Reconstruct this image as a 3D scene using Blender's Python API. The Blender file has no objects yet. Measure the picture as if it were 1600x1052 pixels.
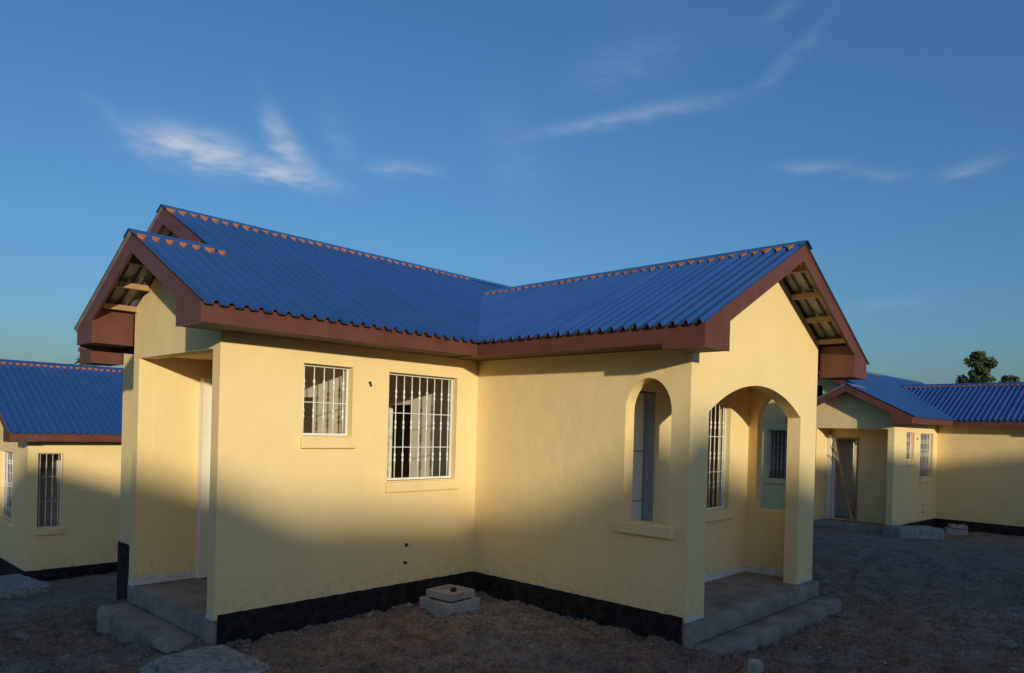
import bpy, bmesh, math, random
import numpy as np
from mathutils import Vector, Matrix
from mathutils.geometry import tessellate_polygon

# ---------------------------------------------------------------- camera, sky, sun, exposure
S = 1.25                                   # scene units -> metres
scene = bpy.context.scene
col = scene.collection
CAM = (-5.7962, -5.9694, 1.6429)
YAW, PITCH, ROLL = 0.75816, -0.00326, 0.02641
F_PX, PPX, PPY = 1130.7, 792.0, 674.2      # of a 1600 x 1052 picture
cam_data = bpy.data.cameras.new("camera")
cam = bpy.data.objects.new("camera", cam_data)
col.objects.link(cam)
fw = Vector((math.cos(YAW) * math.cos(PITCH), math.sin(YAW) * math.cos(PITCH), math.sin(PITCH)))
rt = Vector((math.sin(YAW), -math.cos(YAW), 0))
up = rt.cross(fw)
r2 = math.cos(ROLL) * rt + math.sin(ROLL) * up
u2 = -math.sin(ROLL) * rt + math.cos(ROLL) * up
cam.matrix_world = Matrix(((r2.x, u2.x, -fw.x, CAM[0] * S), (r2.y, u2.y, -fw.y, CAM[1] * S),
                           (r2.z, u2.z, -fw.z, CAM[2] * S), (0, 0, 0, 1)))
cam_data.sensor_fit = 'HORIZONTAL'
cam_data.sensor_width = 36.0
cam_data.lens = F_PX / 1600 * 36.0
cam_data.shift_x = (800 - PPX) / 1600
cam_data.shift_y = (PPY - 526) / 1600
cam_data.clip_start = 0.05
cam_data.clip_end = 3000
scene.camera = cam

SUN_AZ = 0.52                              # x drift for each unit of y the light travels
SUN_EL = math.radians(8.8)
sun_vec = Vector((-SUN_AZ, -1, 0)).normalized() * math.cos(SUN_EL) + Vector((0, 0, math.sin(SUN_EL)))
SKY_STRENGTH = 0.15
SUN_STRENGTH = 3.0
scene.view_settings.view_transform = 'Standard'
scene.view_settings.look = 'None'
scene.view_settings.gamma = 1
scene.view_settings.exposure = 0.12
world = bpy.data.worlds.new("World")
scene.world = world
world.use_nodes = True
world.cycles.sampling_method = 'MANUAL'
world.cycles.sample_map_resolution = 256


def build_world():
    nt = world.node_tree
    nt.nodes.clear()
    N = nt.nodes.new
    L = nt.links.new
    out = N('ShaderNodeOutputWorld')
    bg = N('ShaderNodeBackground')
    bg.inputs['Strength'].default_value = SKY_STRENGTH
    sky = N('ShaderNodeTexSky')
    sky.sky_type = 'NISHITA'
    sky.sun_disc = False
    sky.sun_elevation = SUN_EL
    sky.sun_rotation = math.atan2(sun_vec.x, sun_vec.y)
    sky.altitude = 0
    sky.air_density = 1.25
    sky.dust_density = 1.6
    sky.ozone_density = 5.7
    tc = N('ShaderNodeTexCoord')
    sep = N('ShaderNodeSeparateXYZ')
    L(tc.outputs['Generated'], sep.inputs[0])

    def m(op, a, b=None, c=None):
        n = N('ShaderNodeMath')
        n.operation = op
        for i, v in enumerate((a, b, c)):
            if v is None:
                continue
            if isinstance(v, (int, float)):
                n.inputs[i].default_value = v
            else:
                L(v, n.inputs[i])
        return n.outputs[0]
    az = m('MULTIPLY', m('ARCTAN2', sep.outputs['Y'], sep.outputs['X']), 57.29578)
    el = m('MULTIPLY', m('ARCSINE', sep.outputs['Z']), 57.29578)
    nz = N('ShaderNodeTexNoise')
    nz.inputs['Scale'].default_value = 9.0
    nz.inputs['Detail'].default_value = 7.0
    nz.inputs['Roughness'].default_value = 0.6
    mp = N('ShaderNodeMapping')
    mp.inputs['Scale'].default_value = (1.0, 1.0, 3.2)
    mp.inputs['Rotation'].default_value = (0.25, 0.2, 0)
    L(tc.outputs['Generated'], mp.inputs['Vector'])
    L(mp.outputs[0], nz.inputs['Vector'])
    nz2 = N('ShaderNodeTexNoise')
    nz2.inputs['Scale'].default_value = 30.0
    nz2.inputs['Detail'].default_value = 6.0
    L(mp.outputs[0], nz2.inputs['Vector'])
    warp = m('MULTIPLY', m('SUBTRACT', nz.outputs['Fac'], 0.5), 1.8)
    warp2 = m('MULTIPLY', m('SUBTRACT', nz2.outputs['Fac'], 0.5), 0.9)
    azw = m('ADD', az, warp)
    elw = m('ADD', el, m('ADD', m('MULTIPLY', warp, 0.22), warp2))
    total = None
    # centre azimuth, centre elevation, tilt deg, half length, half width, curvature, strength
    wisps = [(67.2, 19.0, 3, 3.6, 1.15, 0.0, 0.85), (62.0, 18.3, 3, 4.2, 0.8, -0.01, 0.75),
             (60.8, 19.9, 44, 2.7, 0.85, 0.05, 0.62), (72.2, 19.9, 30, 2.0, 0.5, 0.0, 0.14),
             (52.2, 19.4, 0, 2.8, 0.5, 0.0, 0.24), (57.0, 20.8, 60, 2.6, 1.2, 0.0, 0.10),
             (35.5, 23.2, -8, 7.6, 0.5, -0.004, 0.25), (22.8, 26.0, -35, 3.8, 0.5, 0.015, 0.09),
             (34.5, 26.8, -10, 4.5, 1.6, 0.0, 0.09), (43.5, 20.8, 60, 3.6, 2.2, 0.0, 0.08),
             (20.8, 19.0, 6, 2.4, 0.4, 0.0, 0.18), (17.0, 18.1, 10, 2.6, 0.35, 0.0, 0.12),
             (11.5, 17.7, -8, 1.9, 0.45, 0.0, 0.17), (23.8, 28.9, -30, 2.2, 0.6, 0.0, 0.07),
             (16.0, 9.4, -3, 2.4, 0.4, 0.0, 0.10), (21.5, 6.0, 0, 3.0, 0.4, 0.0, 0.06)]
    for (a0, e0, tilt, hl, hw, cv, st) in wisps:
        da = m('SUBTRACT', azw, a0)
        de = m('SUBTRACT', elw, e0)
        ct, sn = math.cos(math.radians(tilt)), math.sin(math.radians(tilt))
        p = m('ADD', m('MULTIPLY', da, ct), m('MULTIPLY', de, sn))
        q = m('SUBTRACT', m('MULTIPLY', de, ct), m('MULTIPLY', da, sn))
        q = m('SUBTRACT', q, m('MULTIPLY', m('MULTIPLY', p, p), cv))
        e = m('ADD', m('POWER', m('ABSOLUTE', m('DIVIDE', p, hl)), 2.4), m('POWER', m('ABSOLUTE', m('DIVIDE', q, hw)), 2.0))
        g = m('MULTIPLY', m('EXPONENT', m('MULTIPLY', e, -1.0)), st)
        total = g if total is None else m('MAXIMUM', total, g)
    streak = N('ShaderNodeMapRange')
    streak.inputs['From Min'].default_value = 0.3
    streak.inputs['From Max'].default_value = 0.68
    streak.inputs['To Min'].default_value = 0.3
    L(nz2.outputs['Fac'], streak.inputs['Value'])
    fac = m('MULTIPLY', total, streak.outputs[0])
    mix = N('ShaderNodeMix')
    mix.data_type = 'RGBA'
    L(fac, mix.inputs['Factor'])
    L(sky.outputs[0], mix.inputs['A'])
    mix.inputs['B'].default_value = (3.6, 3.9, 4.3, 1)
    L(mix.outputs['Result'], bg.inputs['Color'])
    L(bg.outputs[0], out.inputs[0])


build_world()
sun_data = bpy.data.lights.new("sun", 'SUN')
sun_data.energy = SUN_STRENGTH
sun_data.angle = math.radians(1.1)
sun_data.color = (1.0, 0.90, 0.66)
sun = bpy.data.objects.new("sun", sun_data)
sun.rotation_euler = (-sun_vec).to_track_quat('-Z', 'Y').to_euler()
sun.location = (0, 0, 30)
col.objects.link(sun)

# ---------------------------------------------------------------- helpers
rng = random.Random(7)


def noise_mat(name, c1, c2, scale=3.0, rough=0.85, bump=0.0, bscale=60.0, metallic=0.0, detail=6.0, c3=None, spec=None, bdist=0.01):
    mt = bpy.data.materials.new(name)
    mt.use_nodes = True
    nt = mt.node_tree
    b = nt.nodes['Principled BSDF']
    b.inputs['Roughness'].default_value = rough
    b.inputs['Metallic'].default_value = metallic
    if spec is not None:
        b.inputs['Specular IOR Level'].default_value = spec
    tc = nt.nodes.new('ShaderNodeTexCoord')
    n = nt.nodes.new('ShaderNodeTexNoise')
    n.inputs['Scale'].default_value = scale
    n.inputs['Detail'].default_value = detail
    n.inputs['Roughness'].default_value = 0.62
    r = nt.nodes.new('ShaderNodeValToRGB')
    r.color_ramp.elements[0].position = 0.3
    r.color_ramp.elements[1].position = 0.7
    r.color_ramp.elements[0].color = (*c1, 1)
    r.color_ramp.elements[1].color = (*c2, 1)
    if c3:
        e = r.color_ramp.elements.new(0.52)
        e.color = (*c3, 1)
    nt.links.new(tc.outputs['Object'], n.inputs['Vector'])
    nt.links.new(n.outputs['Fac'], r.inputs['Fac'])
    nt.links.new(r.outputs[0], b.inputs['Base Color'])
    if bump > 0:
        n2 = nt.nodes.new('ShaderNodeTexNoise')
        n2.inputs['Scale'].default_value = bscale
        n2.inputs['Detail'].default_value = 8
        nt.links.new(tc.outputs['Object'], n2.inputs['Vector'])
        bp = nt.nodes.new('ShaderNodeBump')
        bp.inputs['Strength'].default_value = bump
        bp.inputs['Distance'].default_value = bdist
        nt.links.new(n2.outputs['Fac'], bp.inputs['Height'])
        nt.links.new(bp.outputs[0], b.inputs['Normal'])
    return mt


def plaster_mat(name, c, dirt):
    """painted sand-and-cement render: blotchy coats, trowel waves, faint run-off stains"""
    mt = noise_mat(name, tuple(v * 0.95 for v in c), tuple(min(1, v * 1.03) for v in c), 1.1, 0.8, 0.25, 55, spec=0.25)
    nt = mt.node_tree
    b = nt.nodes['Principled BSDF']
    base = b.inputs['Base Color'].links[0].from_socket
    tc = [n for n in nt.nodes if n.type == 'TEX_COORD'][0]
    mp = nt.nodes.new('ShaderNodeMapping')
    mp.inputs['Scale'].default_value = (5.0, 5.0, 0.7)
    nt.links.new(tc.outputs['Object'], mp.inputs['Vector'])
    n = nt.nodes.new('ShaderNodeTexNoise')
    n.inputs['Scale'].default_value = 1.6
    n.inputs['Detail'].default_value = 5
    nt.links.new(mp.outputs[0], n.inputs['Vector'])
    rr = nt.nodes.new('ShaderNodeMapRange')
    rr.inputs['From Min'].default_value = 0.56
    rr.inputs['From Max'].default_value = 0.8
    rr.inputs['To Max'].default_value = dirt
    nt.links.new(n.outputs['Fac'], rr.inputs['Value'])
    mx = nt.nodes.new('ShaderNodeMix')
    mx.data_type = 'RGBA'
    nt.links.new(rr.outputs[0], mx.inputs['Factor'])
    nt.links.new(base, mx.inputs['A'])
    mx.inputs['B'].default_value = (c[0] * 0.62, c[1] * 0.58, c[2] * 0.55, 1)
    nt.links.new(mx.outputs['Result'], b.inputs['Base Color'])
    sp = nt.nodes.new('ShaderNodeSeparateXYZ')
    nt.links.new(tc.outputs['Object'], sp.inputs[0])
    zr_ = nt.nodes.new('ShaderNodeMapRange')
    zr_.inputs['From Min'].default_value = 0.42
    zr_.inputs['From Max'].default_value = -0.02
    nt.links.new(sp.outputs['Z'], zr_.inputs['Value'])
    ns = nt.nodes.new('ShaderNodeTexNoise')
    ns.inputs['Scale'].default_value = 11
    ns.inputs['Detail'].default_value = 9
    ns.inputs['Roughness'].default_value = 0.75
    nt.links.new(tc.outputs['Object'], ns.inputs['Vector'])
    nr = nt.nodes.new('ShaderNodeMapRange')
    nr.inputs['From Min'].default_value = 0.5
    nr.inputs['From Max'].default_value = 0.72
    nt.links.new(ns.outputs['Fac'], nr.inputs['Value'])
    ml = nt.nodes.new('ShaderNodeMath')
    ml.operation = 'MULTIPLY'
    nt.links.new(zr_.outputs[0], ml.inputs[0])
    nt.links.new(nr.outputs[0], ml.inputs[1])
    ml2 = nt.nodes.new('ShaderNodeMath')
    ml2.operation = 'MULTIPLY'
    ml2.inputs[1].default_value = 0.6
    nt.links.new(ml.outputs[0], ml2.inputs[0])
    mx2 = nt.nodes.new('ShaderNodeMix')
    mx2.data_type = 'RGBA'
    nt.links.new(ml2.outputs[0], mx2.inputs['Factor'])
    nt.links.new(mx.outputs['Result'], mx2.inputs['A'])
    mx2.inputs['B'].default_value = (0.30, 0.20, 0.12, 1)
    # faint scuffs and patched spots
    nv = nt.nodes.new('ShaderNodeTexNoise')
    nv.inputs['Scale'].default_value = 7.5
    nv.inputs['Detail'].default_value = 10
    nv.inputs['Roughness'].default_value = 0.8
    nt.links.new(tc.outputs['Object'], nv.inputs['Vector'])
    vr = nt.nodes.new('ShaderNodeMapRange')
    vr.inputs['From Min'].default_value = 0.66
    vr.inputs['From Max'].default_value = 0.74
    vr.inputs['To Max'].default_value = 0.22
    nt.links.new(nv.outputs['Fac'], vr.inputs['Value'])
    mx3 = nt.nodes.new('ShaderNodeMix')
    mx3.data_type = 'RGBA'
    nt.links.new(vr.outputs[0], mx3.inputs['Factor'])
    nt.links.new(mx2.outputs['Result'], mx3.inputs['A'])
    mx3.inputs['B'].default_value = (c[0] * .6, c[1] * .58, c[2] * .6, 1)
    nt.links.new(mx3.outputs['Result'], b.inputs['Base Color'])
    # trowel waves added under the fine grain
    n3 = nt.nodes.new('ShaderNodeTexNoise')
    n3.inputs['Scale'].default_value = 4.5
    n3.inputs['Detail'].default_value = 2
    nt.links.new(tc.outputs['Object'], n3.inputs['Vector'])
    b3 = nt.nodes.new('ShaderNodeBump')
    b3.inputs['Strength'].default_value = 0.22
    b3.inputs['Distance'].default_value = 0.04
    nt.links.new(n3.outputs['Fac'], b3.inputs['Height'])
    old = [x for x in nt.nodes if x.type == 'BUMP' and x != b3][0]
    nt.links.new(b3.outputs[0], old.inputs['Normal'])
    return mt


M = {}
M['plaster'] = plaster_mat('cream_plaster', (0.875, 0.66, 0.325), 0.07)
M['interior'] = noise_mat('interior_plaster', (0.76, 0.68, 0.54), (0.82, 0.74, 0.60), 2.0, 0.85, 0.1)
M['roof'] = noise_mat('blue_roof_paint', (0.021, 0.068, 0.235), (0.028, 0.083, 0.27), 1.4, 0.24, 0.03, 25, spec=0.8)
M['galv'] = noise_mat('galvanised_underside', (0.20, 0.20, 0.20), (0.32, 0.32, 0.31), 6, 0.5, 0.0, metallic=0.4)
M['orange'] = noise_mat('orange_primer', (0.30, 0.10, 0.04), (0.43, 0.15, 0.06), 30, 0.85)
M['fascia'] = noise_mat('maroon_paint', (0.105, 0.036, 0.026), (0.145, 0.05, 0.035), 3.5, 0.5, 0.08, 30, spec=0.35)
M['soffit'] = noise_mat('soffit_board', (0.07, 0.035, 0.025), (0.10, 0.05, 0.035), 4, 0.7)
M['wood'] = noise_mat('raw_timber', (0.32, 0.19, 0.09), (0.48, 0.30, 0.15), 9, 0.8, 0.15, 40)
M['black'] = noise_mat('bitumen_paint', (0.011, 0.010, 0.010), (0.060, 0.046, 0.034), 6, 0.8, 0.3, 30, spec=0.25, c3=(0.017, 0.015, 0.014), detail=10)
M['concrete'] = noise_mat('rough_concrete', (0.16, 0.125, 0.09), (0.33, 0.29, 0.235), 3.0, 0.95, 0.9, 16, c3=(0.26, 0.23, 0.185), bdist=.035, detail=10)
M['pale_concrete'] = noise_mat('pale_concrete', (0.30, 0.27, 0.22), (0.44, 0.40, 0.33), 4.0, 0.92, 0.4, 30, c3=(0.38, 0.34, 0.28))
M['slab'] = noise_mat('grey_slab', (0.12, 0.115, 0.105), (0.38, 0.37, 0.345), 13.0, 0.95, 0.9, 18, c3=(0.29, 0.28, 0.26), bdist=.03, detail=10)
M['white'] = noise_mat('white_gloss', (0.74, 0.73, 0.70), (0.82, 0.81, 0.79), 6, 0.4)
M['splash'] = noise_mat('white_undercoat', (0.52, 0.50, 0.46), (0.72, 0.70, 0.66), 14, 0.9)
M['door_undercoat'] = noise_mat('door_undercoat', (0.34, 0.26, 0.19), (0.44, 0.35, 0.27), 3, 0.7)
M['shaded_jamb_grey'] = noise_mat('shaded_jamb_grey', (0.25, 0.255, 0.26), (0.31, 0.315, 0.32), 2, 0.6)  # blue-grey shade of a pale door reveal, put into the colour
M['dark'] = noise_mat('dark_hole', (0.012, 0.011, 0.010), (0.02, 0.018, 0.016), 5, 0.9)
M['bark'] = noise_mat('bark', (0.07, 0.05, 0.035), (0.13, 0.10, 0.07), 8, 0.9, 0.4, 20)
M['palm_trunk'] = noise_mat('palm_trunk', (0.16, 0.12, 0.08), (0.25, 0.19, 0.12), 8, 0.9)
M['leaf'] = noise_mat('leaf', (0.030, 0.055, 0.018), (0.075, 0.11, 0.035), 0.8, 0.7)
M['palm_leaf'] = noise_mat('palm_leaf', (0.04, 0.06, 0.02), (0.09, 0.11, 0.04), 0.8, 0.7)
M['blue_plastic'] = noise_mat('blue_plastic', (0.03, 0.05, 0.25), (0.06, 0.09, 0.35), 9, 0.5)


def soil_mat():
    mt = bpy.data.materials.new('bare_soil')
    mt.use_nodes = True
    nt = mt.node_tree
    b = nt.nodes['Principled BSDF']
    b.inputs['Roughness'].default_value = 0.95
    b.inputs['Specular IOR Level'].default_value = 0.15
    tc = nt.nodes.new('ShaderNodeTexCoord')

    def noise(sc, de, ro=0.6):
        n = nt.nodes.new('ShaderNodeTexNoise')
        n.inputs['Scale'].default_value = sc
        n.inputs['Detail'].default_value = de
        n.inputs['Roughness'].default_value = ro
        nt.links.new(tc.outputs['Object'], n.inputs['Vector'])
        return n.outputs['Fac']

    def ramp(f, pts):
        r = nt.nodes.new('ShaderNodeValToRGB')
        cr = r.color_ramp
        while len(cr.elements) < len(pts):
            cr.elements.new(0.5)
        for e, (p, c) in zip(cr.elements, pts):
            e.position = p
            e.color = (*c, 1)
        nt.links.new(f, r.inputs['Fac'])
        return r.outputs[0]
    big = ramp(noise(0.45, 4), [(0.34, (0.262, 0.182, 0.120)), (0.5, (0.245, 0.188, 0.138)), (0.64, (0.235, 0.208, 0.176))])
    mid = ramp(noise(3.2, 8, 0.7), [(0.3, (0.45, 0.43, 0.41)), (0.5, (0.97, 0.97, 0.97)), (0.72, (1.4, 1.38, 1.35))])
    fine = ramp(noise(26, 8, 0.75), [(0.36, (0.36, 0.35, 0.34)), (0.5, (1, 1, 1)), (0.6, (1.2, 1.2, 1.2)), (0.70, (2.3, 2.25, 2.2))])

    def mul(a, c):
        x = nt.nodes.new('ShaderNodeMix')
        x.data_type = 'RGBA'
        x.blend_type = 'MULTIPLY'
        x.inputs['Factor'].default_value = 1
        nt.links.new(a, x.inputs['A'])
        nt.links.new(c, x.inputs['B'])
        return x.outputs['Result']
    nt.links.new(mul(mul(big, mid), fine), b.inputs['Base Color'])
    bp = nt.nodes.new('ShaderNodeBump')
    bp.inputs['Strength'].default_value = 0.95
    bp.inputs['Distance'].default_value = 0.03
    nt.links.new(noise(18, 9, 0.75), bp.inputs['Height'])
    nt.links.new(bp.outputs[0], b.inputs['Normal'])
    return mt


M['soil'] = soil_mat()


def mesh_data(name, verts, faces, mat, smooth=False):
    me = bpy.data.meshes.new(name)
    me.from_pydata([(v[0] * S, v[1] * S, v[2] * S) for v in verts], [], faces)
    me.update()
    if isinstance(mat, str):
        mat = M[mat]
    me.materials.append(mat)
    if smooth:
        me.polygons.foreach_set('use_smooth', [True] * len(me.polygons))
    return me


def fix_normals(me):
    bm = bmesh.new()
    bm.from_mesh(me)
    bmesh.ops.remove_doubles(bm, verts=bm.verts, dist=1e-5)
    bmesh.ops.recalc_face_normals(bm, faces=bm.faces)
    bm.to_mesh(me)
    bm.free()


BASE = 0.25                                  # a house's root sits this far below its floor line


def link(name, me, parent=None, loc=None):
    o = bpy.data.objects.new(name, me)
    col.objects.link(o)
    if parent is not None:
        o.parent = parent
        if loc is None:
            loc = (0, 0, BASE) if parent.type == 'EMPTY' and parent.get('is_house') else (0, 0, 0)
    if loc is not None:
        o.location = (loc[0] * S, loc[1] * S, loc[2] * S)
    return o


def part(name, verts, faces, mat, parent=None, loc=None, smooth=False, recalc=True):
    me = mesh_data(name, verts, faces, mat, smooth)
    if recalc:
        fix_normals(me)
    return link(name, me, parent, loc)


BOXF = [(0, 3, 2, 1), (4, 5, 6, 7), (0, 1, 5, 4), (1, 2, 6, 5), (2, 3, 7, 6), (3, 0, 4, 7)]


def boxv(x0, x1, y0, y1, z0, z1):
    return [(x0, y0, z0), (x1, y0, z0), (x1, y1, z0), (x0, y1, z0), (x0, y0, z1), (x1, y0, z1), (x1, y1, z1), (x0, y1, z1)]


class MB:
    def __init__(self):
        self.v, self.f = [], []

    def add(self, v, f):
        n = len(self.v)
        self.v += list(v)
        self.f += [tuple(i + n for i in q) for q in f]

    def box(self, *a):
        self.add(boxv(*a), BOXF)

    def tube(self, pts, rad, seg=8):
        n0 = len(self.v)
        for i, p in enumerate(pts):
            p = Vector(p)
            d = (Vector(pts[min(i + 1, len(pts) - 1)]) - Vector(pts[max(i - 1, 0)])).normalized()
            a = d.orthogonal().normalized()
            b = d.cross(a)
            for k in range(seg):
                t = 2 * math.pi * k / seg
                self.v.append(tuple(p + (a * math.cos(t) + b * math.sin(t)) * rad[i]))
        for i in range(len(pts) - 1):
            for k in range(seg):
                a0 = n0 + i * seg + k
                a1 = n0 + i * seg + (k + 1) % seg
                self.f.append((a0, a1, a1 + seg, a0 + seg))
        self.f.append(tuple(n0 + k for k in range(seg))[::-1])
        self.f.append(tuple(n0 + (len(pts) - 1) * seg + k for k in range(seg)))

    def part(self, name, mat, parent=None, loc=None, smooth=False, recalc=True):
        return part(name, self.v, self.f, mat, parent, loc, smooth, recalc)


def box(name, b, mat, parent=None):
    return part(name, boxv(*b), BOXF, mat, parent)


def bevel(o, w=0.01, seg=2):
    md = o.modifiers.new('bevel', 'BEVEL')
    md.width = w * S
    md.segments = seg
    md.limit_method = 'ANGLE'
    return o


def slab_from_outline(axis, p0, p1, outer, holes=()):
    """prism of a 2D outline with holes; axis 'x': (y,z) outline between x=p0..p1; 'y': (x,z); 'z': (x,y)"""
    def P(u, v, w):
        return {'x': (w, u, v), 'y': (u, w, v), 'z': (u, v, w)}[axis]
    loops = [list(outer)] + [list(h) for h in holes]
    tris = tessellate_polygon([[Vector((u, v, 0)) for u, v in lp] for lp in loops])
    flat = [uv for lp in loops for uv in lp]
    n = len(flat)
    verts = [P(u, v, p0) for u, v in flat] + [P(u, v, p1) for u, v in flat]
    faces = [tuple(t) for t in tris] + [tuple(i + n for i in t) for t in tris]
    k = 0
    for lp in loops:
        m = len(lp)
        for i in range(m):
            a, b = k + i, k + (i + 1) % m
            faces.append((a, b, b + n, a + n))
        k += m
    return verts, faces


def rough_box(name, b, mat, parent, amp=.010, step=.07, rnd=.03):
    """hand-cast concrete: a subdivided block with worn, uneven faces and edges"""
    bm = bmesh.new()
    x0, x1, y0, y1, z0, z1 = b
    nx, ny, nz = [max(2, int((q - p) / step)) for p, q in ((x0, x1), (y0, y1))] + [max(2, int(min(.8, z1 - z0) / step))]
    zb = max(z0, z1 - .8)
    idx = {}

    def V(i, j, k):
        if (i, j, k) not in idx:
            x, y, z = x0 + (x1 - x0) * i / nx, y0 + (y1 - y0) * j / ny, zb + (z1 - zb) * k / nz
            ex = (i in (0, nx)) + (j in (0, ny)) + (k == nz)
            pull = rnd * (.0, .0, .45, .7)[ex] * rng.uniform(.3, 1.2)
            x += pull * (1 if i == 0 else -1 if i == nx else 0) + rng.uniform(-amp, amp) * .7
            y += pull * (1 if j == 0 else -1 if j == ny else 0) + rng.uniform(-amp, amp) * .7
            z += -pull * (k == nz) + rng.uniform(-amp, amp) * .5
            idx[(i, j, k)] = bm.verts.new((x * S, y * S, z * S))
        return idx[(i, j, k)]
    for i in range(nx):
        for j in range(ny):
            bm.faces.new((V(i, j, nz), V(i + 1, j, nz), V(i + 1, j + 1, nz), V(i, j + 1, nz)))
    for i in range(nx):
        for k in range(nz):
            bm.faces.new((V(i, 0, k), V(i + 1, 0, k), V(i + 1, 0, k + 1), V(i, 0, k + 1)))
            bm.faces.new((V(i + 1, ny, k), V(i, ny, k), V(i, ny, k + 1), V(i + 1, ny, k + 1)))
    for j in range(ny):
        for k in range(nz):
            bm.faces.new((V(0, j + 1, k), V(0, j, k), V(0, j, k + 1), V(0, j + 1, k + 1)))
            bm.faces.new((V(nx, j, k), V(nx, j + 1, k), V(nx, j + 1, k + 1), V(nx, j, k + 1)))
    me = bpy.data.meshes.new(name)
    bm.to_mesh(me)
    bm.free()
    me.materials.append(M[mat])
    me.polygons.foreach_set('use_smooth', [True] * len(me.polygons))
    return link(name, me, parent)


def rect(u0, u1, v0, v1):
    return [(u0, v0), (u1, v0), (u1, v1), (u0, v1)]


def arch(u0, u1, v0, vs, vt, n=20):
    c, r = (u0 + u1) / 2, (u1 - u0) / 2
    return [(u0, v0), (u1, v0)] + [(c + r * math.cos(math.pi * i / n), vs + (vt - vs) * math.sin(math.pi * i / n)) for i in range(n + 1)]


def wall(axis, p0, p1, outer, holes, mat, parent):
    v, f = slab_from_outline(axis, p0, p1, outer, holes)
    return part('wall', v, f, mat, parent)


# ---------------------------------------------------------------- house dimensions
La, Lb, Wb, W, wp = 3.034, 2.723, 2.97, 4.45, 1.962
OV, OG = 0.4965, 0.389                     # eave and gable overhangs
Z0, Z1, MS = 2.40, 2.55, 0.5125            # fascia bottom, fascia top, roof slope
TW = 0.15
XM = -2.30                                 # main block's gable wall
XR = 5.2
RIB = 0.122


def zr(d):                                 # height of the roof's underside line d inside a wall line
    return Z1 + MS * (d + OV)


def corrugated(u0, u1, lo, hi, place, parent, name, rib_h=0.029):
    """ribbed sheet: u runs along the eave; lo(u), hi(u) clip each rib line up the slope; place(u, d, h) -> xyz"""
    prof = [(0.0, 0), (0.50, 0), (0.66, 1), (0.82, 1)]
    us = []
    k0 = math.floor(u0 / RIB)
    k = k0
    while k * RIB < u1:
        for t, h in prof:
            u = (k + t) * RIB
            if u0 < u < u1:
                us.append((u, h))
        k += 1

    def hat(u):
        t = (u / RIB) % 1.0
        return 0 if t <= .50 else ((t - .50) / .16 if t < .66 else (1 if t < .82 else (1 - t) / .18))
    us = [(u0, hat(u0))] + us + [(u1, hat(u1))]
    for nm, mat, off in ((name, 'roof', 0.0), ('roof_underside', 'galv', -0.007)):
        v, f = [], []
        for u, h in us:
            a, b = lo(u), max(lo(u), hi(u))
            kk = math.floor(u / RIB)
            jr = random.Random(kk * 13 + 5)
            jh = jr.uniform(.90, 1.08) + (.22 if kk % 7 == 0 else 0)       # every seventh rib carries a side lap
            for q, d in enumerate((a, a + (b - a) * .33, a + (b - a) * .66, b)):
                v.append(place(u, d, rib_h * h * jh + off + jr.uniform(-.0022, .0022)))
        for i in range(len(us) - 1):
            if hi(us[i][0]) - lo(us[i][0]) < 1e-4 and hi(us[i + 1][0]) - lo(us[i + 1][0]) < 1e-4:
                continue
            for j in range(3):
                a = i * 4 + j
                f.append((a, a + 4, a + 5, a + 1))
        o = part(nm, v, f, mat, parent, recalc=False)
        if nm == name:
            res = o
        else:
            o.location = (0, 0, 0)
            o.parent = res
    return res


def ridge_cap(name, p, q, sdir, parent, w=0.13):
    """folded cap between points p and q along a ridge; sdir = horizontal unit vector across"""
    p, q, s = Vector(p), Vector(q), Vector(sdir)
    v = []
    n = 24
    for i in range(n + 1):
        c = p.lerp(q, i / n) + Vector((0, 0, 0.03))
        wob = rng.uniform(-0.002, 0.002)
        for e, dz in ((-w, -MS * w + 0.004 + wob), (-0.012, -0.002), (0.012, -0.002), (w, -MS * w + 0.004 - wob)):
            v.append(tuple(c + s * e + Vector((0, 0, dz))))
        for e, dz in ((-w, -MS * w - 0.004 + wob), (-0.012, -0.010), (0.012, -0.010), (w, -MS * w - 0.004 - wob)):
            v.append(tuple(c + s * e + Vector((0, 0, dz))))
    f = []
    for i in range(n):
        a, b = i * 8, i * 8 + 8
        for j in range(3):
            f.append((a + j, a + j + 1, b + j + 1, b + j))
            f.append((a + 4 + j, b + 4 + j, b + 5 + j, a + 5 + j))
        f.append((a, b, b + 4, a + 4))
        f.append((a + 3, a + 7, b + 7, b + 3))
    f.append((0, 4, 5, 1)); f.append((1, 5, 6, 2)); f.append((2, 6, 7, 3))
    e = n * 8
    f.append((e, e + 1, e + 5, e + 4)); f.append((e + 1, e + 2, e + 6, e + 5)); f.append((e + 2, e + 3, e + 7, e + 6))
    return part(name, v, f, 'roof', parent)


CLOSURE = []


def closure_mesh():
    """orange filler wedged in a trough under the cap's edge: four ragged variants"""
    if not CLOSURE:
        for k in range(4):
            w = 0.043
            pts = [(-w, 0.0), (-w * 0.95, -0.022), (-w * 0.45, -0.030 - rng.uniform(0, .008)), (0.0, -0.050 - rng.uniform(0, .012)),
                   (w * 0.5, -0.032 - rng.uniform(0, .008)), (w * 0.95, -0.020), (w, 0.0)]
            v = [(a, b, 0.0) for a, b in pts] + [(a * 1.12, b * .8 + (.012 if abs(a) > .03 else 0), 0.034 if b > -.001 else 0.022) for a, b in pts]
            n = len(pts)
            f = [tuple(range(n, 2 * n))] + [(i, (i + 1) % n, (i + 1) % n + n, i + n) for i in range(n)]
            me = mesh_data('foam_closure', v, f, 'orange')
            fix_normals(me)
            CLOSURE.append(me)
    return rng.choice(CLOSURE)


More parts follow.
